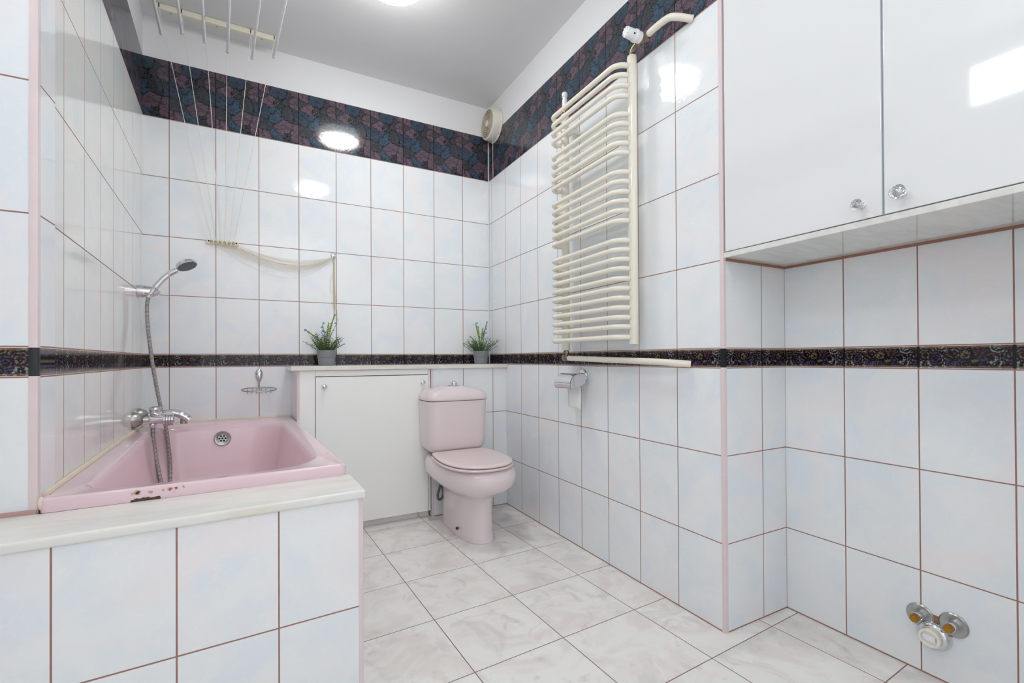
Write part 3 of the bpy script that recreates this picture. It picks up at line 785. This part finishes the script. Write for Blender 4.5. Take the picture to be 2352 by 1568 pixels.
for a in (.4, 2.4, 4.2):
    d = hx*cos(a)+hy*sin(a); p = hc+hd*.045+d*.0198
    MB().obox(p, hd*.003, d*.0012, hd.cross(d)*.003).build('notch', M_DARK, vh)
MB().tube(smooth_path([(CX, YR-.09, zt+.034), (CX, YR-.14, zt+.036), (CX+.004, YR-.19, zt+.034), (CX+.020, YR-.216, zt+.026), (CX+.040, YR-.236, zt+.016), (-.0005, YR-.252, zt+.008)], 6), .0125, 14).build('supply_pipe', M_PIPE, t)
# air vent, bottom fittings and return pipe
va = MB().lathe([(.006, 0), (.006, .022), (.011, .023), (.011, .028), (.006, .030)], (CX, YL, 2.132), (0, 0, 1), 12).build('vent_fitting', M_BRASS, t)
MB().lathe([(.011, 0), (.0125, .002), (.0125, .045), (.0105, .047), (.0105, .056), (.0145, .058), (.0145, .073), (.012, .078), (.001, .079)], (CX, YL, 2.162), (0, 0, 1), 18).build('air_vent', M_WHITEP, t)
MB().lathe([(.010, 0), (.0145, -.002), (.0145, -.014), (.010, -.016), (.010, -.022), (.016, -.024), (.016, -.038), (.01, -.040)], (CX, YL, .968), (0, 0, 1), 8).build('union_nut', M_FITTING, t)
MB().lathe([(.010, 0), (.016, .003), (.016, .022), (.013, .025), (.013, .045)], (CX, YL+.022, .9325), (0, -1, -.03), 14).build('elbow', M_FITTING, t)
MB().tube(smooth_path([(CX, YL-.02, .931), (CX, .40, .925), (CX+.002, .10, .917), (CX+.012, .0, .913), (CX+.032, -.035, .910), (-.0005, -.062, .907)], 6), .0125, 14).build('return_pipe', M_PIPE, t)
# ------------------------------------------------------------------ toilet paper holder
t = thing('paper_holder', (-.06, .59, .80), 'chrome toilet paper holder with curved cover, below the radiator', 'paper holder')
prof = []
for k in range(15):
    s = k/14; a = -.15+s*1.75
    prof.append((-.058-.058*cos(a*1.0)-.002, .815+.046*sin(a)))
prof = [(-.112, .790), (-.116, .803), (-.1155, .817), (-.110, .833), (-.099, .846), (-.085, .854), (-.068, .858), (-.05, .859), (-.034, .8585)]
rin = [(x+.002 if x < -.1 else x, z-.002) for x, z in prof]
y0, y1 = .53, .662
rg = []
for y in (y0, y1): rg.append([(x, y, z) for x, z in prof]+[(x, y, z) for x, z in reversed(rin)])
mb = MB().quadgrid(rg, True, (True, True))
cov = mb.build('cover', M_CHROME, t, smooth=40)
for y in (y0, y1-.002):
    sh = prof+[(-.024, .840), (-.028, .815), (-.05, .80), (-.085, .793)]
    mb = MB(); a = [mb.bm.verts.new((x, y, z)) for x, z in sh]; b = [mb.bm.verts.new((x, y+.002, z)) for x, z in sh]
    mb.bm.faces.new(a); mb.bm.faces.new(list(reversed(b)))
    for i in range(len(sh)):
        j = (i+1) % len(sh); mb.bm.faces.new((a[i], a[j], b[j], b[i]))
    mb.build('side_plate', M_CHROME, t, smooth=40)
MB().lathe([(.033, 0), (.033, .004), (.028, .010), (.014, .013), (.011, .032)], (-.0005, .580, .846), (-1, 0, 0), 24).build('wall_plate', M_CHROME, t)
MB().tube([(-.065, y0+.006, .818), (-.065, y1-.006, .818)], .005, 10).build('spindle', M_CHROME, t)
t = thing('toilet_roll', (-.065, .595, .70), 'nearly used toilet roll hanging sheet of white paper from its chrome holder', 'toilet paper')
MB().lathe([(.0075, 0), (.0215, 0), (.0215, .100), (.0075, .100)], (-.065, .536, .817), (0, 1, 0), 28).build('roll', M_PAPER, t)
mb = MB(); rg = []
for i in range(15):
    s = i/14; z = .817-.128*s
    rg.append([(-.055+.004*sin(s*2.4)-.002*sin(40*y+s*4), y, z+(.006*(y-.536)/.1*s)) for y in [.536+.1*j/8 for j in range(9)]])
mb.quadgrid(rg, False)
o = mb.build('sheet', M_PAPER, t); o.modifiers.new('thick', 'SOLIDIFY').thickness = .0006
# ------------------------------------------------------------------ extractor fan with pull cord
t = thing('extractor_fan', (-.03, 1.532, 2.38), 'round off-white extractor fan in corner below ceiling', 'fan')
fc = Vector((-.0005, 1.532, 2.490)); fa = Vector((-1, 0, 0))
MF = plain('aged_white_plastic', srgb(222, 218, 206), .35, var=.03)
MB().lathe([(.108, 0), (.112, .004), (.111, .010), (.1045, .013), (.1035, .050), (.100, .060), (.092, .064), (.088, .064), (.088, .056), (.001, .056)], fc, fa, 48).build('housing', MF, t)
MB().lathe([(.0875, .0565), (.001, .0568)], fc, fa, 40).build('grille_back', plain('dusty_dark', srgb(70, 62, 52), .8, var=.3), t)
g = MB()
for r in (.083, .072, .061, .050, .039, .029): g.lathe([(r-.003, .058), (r-.0022, .0655), (r+.0022, .0655), (r+.003, .058)], fc, fa, 44, caps=False)
for k in range(6):
    a = k*pi/3; d = Vector((0, cos(a), sin(a))); g.obox(fc+fa*.0605+d*.052, d*.034, fa*.002, fa.cross(d)*.0018)
g.build('grille', plain('dusty_plastic', srgb(196, 182, 164), .5, var=.1), t)
MB().lathe([(.021, .058), (.021, .067), (.018, .069), (.001, .0695)], fc, fa, 24).build('hub', MF, t)
for a in (-.6, .9, 2.6, 4.0): MB().lathe([(.0035, 0), (.0035, .001), (.001, .0012)], fc+fa*.0125+Vector((0, cos(a), sin(a)))*.1075, fa, 8).build('screw', M_DARK, t)
MB().tube([(-.044, 1.49, 2.394), (-.040, 1.495, 1.9), (-.038, 1.495, 1.318)], .0012, 6).build('pull_cord', M_CORDW, t)
MB().lathe([(.0025, 0), (.0045, .003), (.0045, .017), (.002, .021)], (-.038, 1.495, 1.298), (0, 0, 1), 12).build('cord_pull', M_WHITEP, t)
# ------------------------------------------------------------------ ceiling lamp
def dome_lamp(x, y, r, label, mat=M_LAMP):
    t = thing('ceiling_lamp', (x, y, CEIL), label, 'lamp')
    MB().lathe([(r*1.03, 0), (r*1.05, .030), (r*1.04, .046), (r*.99, .048)], (x, y, CEIL-.0005), (0, 0, -1), 40).build('lamp_base', M_RIM, t)
    h = .042
    MB().lathe([(r*.985, .044)]+[(r*cos(a), .046+h*sin(a)) for a in [pi/2*k/12 for k in range(12)]]+[(.002, .046+h)], (x, y, CEIL-.0005), (0, 0, -1), 40).build('lamp_shade', mat, t)
    return t
dome_lamp(-.862, .80, .140, 'round glowing opal dome lamp on the grey ceiling at top edge')
# lit panel above the wash place to the left of the camera (seen mirrored in the cabinet door)
t = thing('wall_lamp', (XR+.03, -.6, 2.3), 'rectangular lit opal wall lamp mirrored in the right cabinet door', 'lamp')
mb = MB().box((XR+.0005, -.86, 2.285), (XR+.05, -.195, 2.515)); mb.bevel(.006, 2, 60); mb.build('lamp_body', M_WHITEP, t)
mb = MB().box((XR+.045, -.85, 2.295), (XR+.058, -.205, 2.505)); mb.bevel(.005, 2, 60); mb.build('diffuser', M_PANEL, t)
# ------------------------------------------------------------------ potted plants
def plant(x, y, h, seed, label, stems, lab2):
    rnd = random.Random(seed)
    z0 = .8972
    t = thing('potted_plant', (x, y, z0), label, 'plant', 'grey potted artificial plants on the shelf')
    pot = MB().lathe([(.001, 0), (.0415, 0), (.0425, .002), (.0455, .044), (.0475, .0445), (.0485, .046), (.0525, .083), (.0525, .085), (.0495, .085), (.047, .07), (.001, .07)], (x, y, z0), (0, 0, 1), 36).build('pot', M_GREYPOT, t, smooth=30)
    MB().sphere((x, y, z0+.066), .045, 16, 8, (1, 1, .25)).build('moss', M_SOIL, pot)
    st = MB(); lf = MB(); flowers = []
    def leaf(p, d, L, w):
        d = d.normalized(); s = d.cross(Vector((0, 0, 1)))
        s = s.normalized() if s.length > .01 else Vector((1, 0, 0)); n = s.cross(d)
        tw = rnd.uniform(-.8, .8); s = s*cos(tw)+n*sin(tw)
        q = [p, p+d*L*.45+s*w, p+d*L+Vector((0, 0, -L*.12)), p+d*L*.45-s*w]
        vs = [lf.bm.verts.new(v) for v in q]; c = lf.bm.verts.new(p+d*L*.5+n*w*.5)
        for i in range(4): lf.bm.faces.new((vs[i], vs[(i+1) % 4], c))
    base = Vector((x, y, z0+.07))
    # bushy low part
    for k in range(54):
        a = rnd.uniform(0, 2*pi); r = rnd.uniform(.004, .04); p = base+Vector((cos(a)*r, sin(a)*r, 0))
        tilt = rnd.uniform(.15, 1.25); d = Vector((cos(a)*tilt, sin(a)*tilt, 1)).normalized(); L = rnd.uniform(.05, .105)*h
        pts = [p+d*L*s+Vector((cos(a), sin(a), 0))*.012*s*s for s in (0, .33, .66, 1)]
        pts = [Vector((q.x, min(q.y, YW-.004), q.z)) for q in pts]
        st.tube(pts, .0009, 5)
        for s in [i/9 for i in range(1, 10)]:
            i = min(2, int(s*3)); q = pts[i].lerp(pts[i+1], s*3-i)
            for e in range(2):
                b = rnd.uniform(0, 2*pi)
                dl = (d*.8+Vector((cos(b), sin(b), .1))).normalized()
                if q.y+dl.y*.02 > YW-.004: dl.y = -abs(dl.y)
                leaf(q, dl, rnd.uniform(.012, .021), rnd.uniform(.0016, .0026))
    for (dx, dy, L, bud, fl) in stems:
        p = base+Vector((dx*.15, dy*.15, 0)); tip = base+Vector((dx, dy, L))
        if tip.y > YW-.012: tip.y = YW-.012
        mid_ = p.lerp(tip, .5)+Vector((-dx*.18, 0, L*.05))
        pts = smooth_path([p, mid_, tip], 8); st.tube(pts, .0013, 6)
        N = len(pts)
        for i, q in enumerate(pts):
            s = i/(N-1)
            if .15 < s < .75:
                for e in range(3):
                    b = rnd.uniform(0, 2*pi); dl = Vector((cos(b)*.8, sin(b)*.8, .7)).normalized()
                    if q.y+dl.y*.02 > YW-.004: dl.y = -abs(dl.y)
                    leaf(q, dl, rnd.uniform(.012, .019), rnd.uniform(.0015, .0024))
        if bud:
            sk = MB()
            for s in [i/20 for i in range(21)]:
                s2 = .52+.48*s; i = min(N-2, int(s2*(N-1))); q = pts[i].lerp(pts[i+1], s2*(N-1)-i)
                for e in range(3):
                    b = rnd.uniform(0, 2*pi); rr = .0042*(1.05-s*.6)
                    sk.sphere(q+Vector((cos(b)*rr, sin(b)*rr, 0)), .0026*(1.1-s*.45), 6, 4, (1, 1, 1.5))
            sk.build('flower_spike', M_SPIKE, t)
        for s2 in fl:
            i = min(N-2, int(s2*(N-1))); q = pts[i].lerp(pts[i+1], s2*(N-1)-i)
            flowers.append((q, rnd.uniform(0, 2*pi)))
    st.build('stems', M_STEM, t); lf.build('leaves', M_LEAF, t, smooth=10)
    for q, a in flowers:
        o = Vector((cos(a)*.008, -abs(sin(a))*.006-.002, .003)); f = MB()
        f.tube([q, q+o*.5, q+o], [.0008, .0015, .002], 6)
        for k in range(5):
            b = k*2*pi/5; d = (o.normalized()*.6+Vector((cos(b), 0, sin(b)))*.9).normalized()
            c = q+o; s = d.cross(Vector((0, 1, 0))).normalized()
            vs = [f.bm.verts.new(v) for v in (c, c+d*.0055+s*.0025, c+d*.0095, c+d*.0055-s*.0025)]
            f.bm.faces.new(vs)
        f.build('flower', M_BLUE, t)
    return t
plant(-1.064, 1.525, 1.05, 11, 'grey pot of blue-flowered greenery at left on shelf, cords hanging behind', [
    (-.105, .0, .125, 1, (.95, .82)), (-.018, .03, .165, 0, (.98, .8, .62)), (-.028, -.01, .12, 0, (.95, .7)), (.012, .01, .170, 1, ()), (.045, .03, .215, 1, (.97,)), (.052, .0, .165, 0, (.98,)), (-.055, -.01, .085, 1, (.9,)), (.085, .01, .09, 0, ())], 'left')
plant(-.116, 1.535, 1.1, 23, 'grey pot of blue-flowered greenery in corner on shelf, behind toilet', [
    (-.038, .0, .195, 1, (.97, .8)), (-.012, .02, .175, 1, ()), (.014, .0, .165, 1, ()), (.052, .01, .205, 1, (.97, .8, .7)), (-.070, .0, .105, 1, (.95,)), (.03, .0, .14, 0, (.9,)), (.06, -.02, .10, 0, ())], 'right')
# ------------------------------------------------------------------ plumbing stubs low in the niche wall
def outlet(y, z, label):
    t = thing('water_outlet', (XN, y, z), label, 'water outlet', 'capped water outlets in the niche wall')
    o = (XN-.0005, y, z); a = (-1, 0, 0)
    MB().lathe([(.033, 0), (.033, .002), (.030, .005), (.020, .0045), (.016, .003), (.001, .003)], o, a, 32).build('escutcheon', M_DULL, t)
    MB().lathe([(.0128, .002), (.0128, .026), (.012, .028), (.001, .028)], o, a, 20).build('stub', M_CHROME, t)
    mb = MB().lathe([(.0105, .028), (.0112, .029), (.0112, .042), (.010, .044), (.001, .044)], o, a, 6); mb.build('plug', M_BRASS, t, smooth=20)
outlet(-.598, .1655, 'steel rosette with brass plug, upper left of three wall fittings')
outlet(-.674, .1735, 'steel rosette with brass plug, rightmost of three wall fittings')
t = thing('drain_outlet', (XN, -.631, .121), 'domed chrome drain rosette with cream cap, lowest of three wall fittings', 'drain outlet')
o_ = (XN-.0005, -.631, .123); a_ = (-1, 0, 0)
MB().lathe([(.040, 0), (.040, .004), (.037, .012), (.030, .018), (.026, .019), (.025, .016)], o_, a_, 36).build('escutcheon', M_CHROME, t)
cp = MB().lathe([(.0255, .012), (.0255, .034), (.0235, .036), (.0195, .036), (.0185, .031), (.001, .031)], o_, a_, 32).build('cap', plain('ivory_plastic', srgb(236, 233, 222), .35, var=.02), t)
mb = MB().box((XN-.0375, -.6455, .1155), (XN-.031, -.6165, .1305)); mb.bevel(.002, 2, 60); mb.build('cap_grip', M_WHITEP, cp)
mb = MB().prism([(XN-.0012, -.672), (XN-.0002, -.672), (XN-.0002, -.60), (XN-.0012, -.60)], .138, .181)
gp = mb.build('trim_10', M_GROUT); gp['kind'] = 'structure'
# ------------------------------------------------------------------ lights, world, camera
def spot(name, loc, target, power, col, ang, blend=.6, rad=.05):
    l = bpy.data.lights.new(name, 'SPOT'); l.energy = power; l.color = col; l.spot_size = radians(ang); l.spot_blend = blend; l.shadow_soft_size = rad
    o = bpy.data.objects.new(name, l); COL.objects.link(o); o.location = loc
    o.rotation_euler = (Vector(target)-Vector(loc)).to_track_quat('-Z', 'Y').to_euler(); return o
def area(name, loc, rot, size, power, col=(1, 1, 1), sy=None):
    l = bpy.data.lights.new(name, 'AREA'); l.energy = power; l.size = size; l.color = col
    if sy: l.shape = 'RECTANGLE'; l.size_y = sy
    o = bpy.data.objects.new(name, l); COL.objects.link(o); o.location = loc; o.rotation_euler = rot
    return o
W = bpy.data.worlds.new('world'); SC.world = W; W.use_nodes = True
W.node_tree.nodes['Background'].inputs[0].default_value = (.8, .85, .9, 1); W.node_tree.nodes['Background'].inputs[1].default_value = .3
# second dome lamp over the front part of the room, behind the camera
dome_lamp(-.95, -.45, .142, 'round opal dome lamp on the ceiling nearer the camera, beside the white cabinet', M_LAMP_DIM)

# added fill light: unseen spotlight behind the camera, bounced off the rear wall
t = thing('added_fill_spot', (-1.0, -1.35, CEIL), 'white fill spotlight added unseen behind the camera, turned towards the rear wall', 'lamp')
MB().lathe([(.045, 0), (.045, .02), (.02, .024), (.008, .03), (.008, .075)], (-1.0, -1.35, CEIL-.0005), (0, 0, -1), 28).build('fill_spot_rose', M_WHITEP, t)
sd = Vector((0, -1, -.75)).normalized(); so = Vector((-1.0, -1.335, CEIL-.085))
MB().lathe([(.022, -.02), (.034, -.012), (.05, .07), (.047, .07), (.032, -.004), (.001, -.006)], so, sd, 32).build('fill_spot_head', M_WHITEP, t)
spot('rear_wall_fill', so+sd*.05, so+sd*1.5, 108, (.965, .985, 1.0), 120)

cam = bpy.data.cameras.new('camera'); co = bpy.data.objects.new('camera', cam); COL.objects.link(co)
YAW, PITCH, ROLL, F, SY = .4907, .0059, -.0052, 1062.92, 33.52
fw = Vector((sin(YAW)*cos(PITCH), cos(YAW)*cos(PITCH), sin(PITCH)))
rt = Vector((cos(YAW), -sin(YAW), 0)); upv = rt.cross(fw)
rt2 = rt*cos(ROLL)+upv*sin(ROLL); up2 = -rt*sin(ROLL)+upv*cos(ROLL)
co.matrix_world = Matrix(((rt2.x, up2.x, -fw.x, -1.36872), (rt2.y, up2.y, -fw.y, -1.24306), (rt2.z, up2.z, -fw.z, .92954), (0, 0, 0, 1)))
cam.sensor_width = 36; cam.lens = F/2352*36; cam.shift_y = SY/2352; cam.clip_start = .01
SC.camera = co
SC.view_settings.view_transform = 'Standard'; SC.view_settings.look = 'None'
SC.view_settings.exposure = .93; SC.view_settings.gamma = 1; SC.view_settings.use_curve_mapping = False
SC.cycles.use_denoising = True
SC.cycles.max_bounces = 9; SC.cycles.diffuse_bounces = 6; SC.cycles.glossy_bounces = 5; SC.cycles.transmission_bounces = 8
SC.cycles.sample_clamp_indirect = 6.0
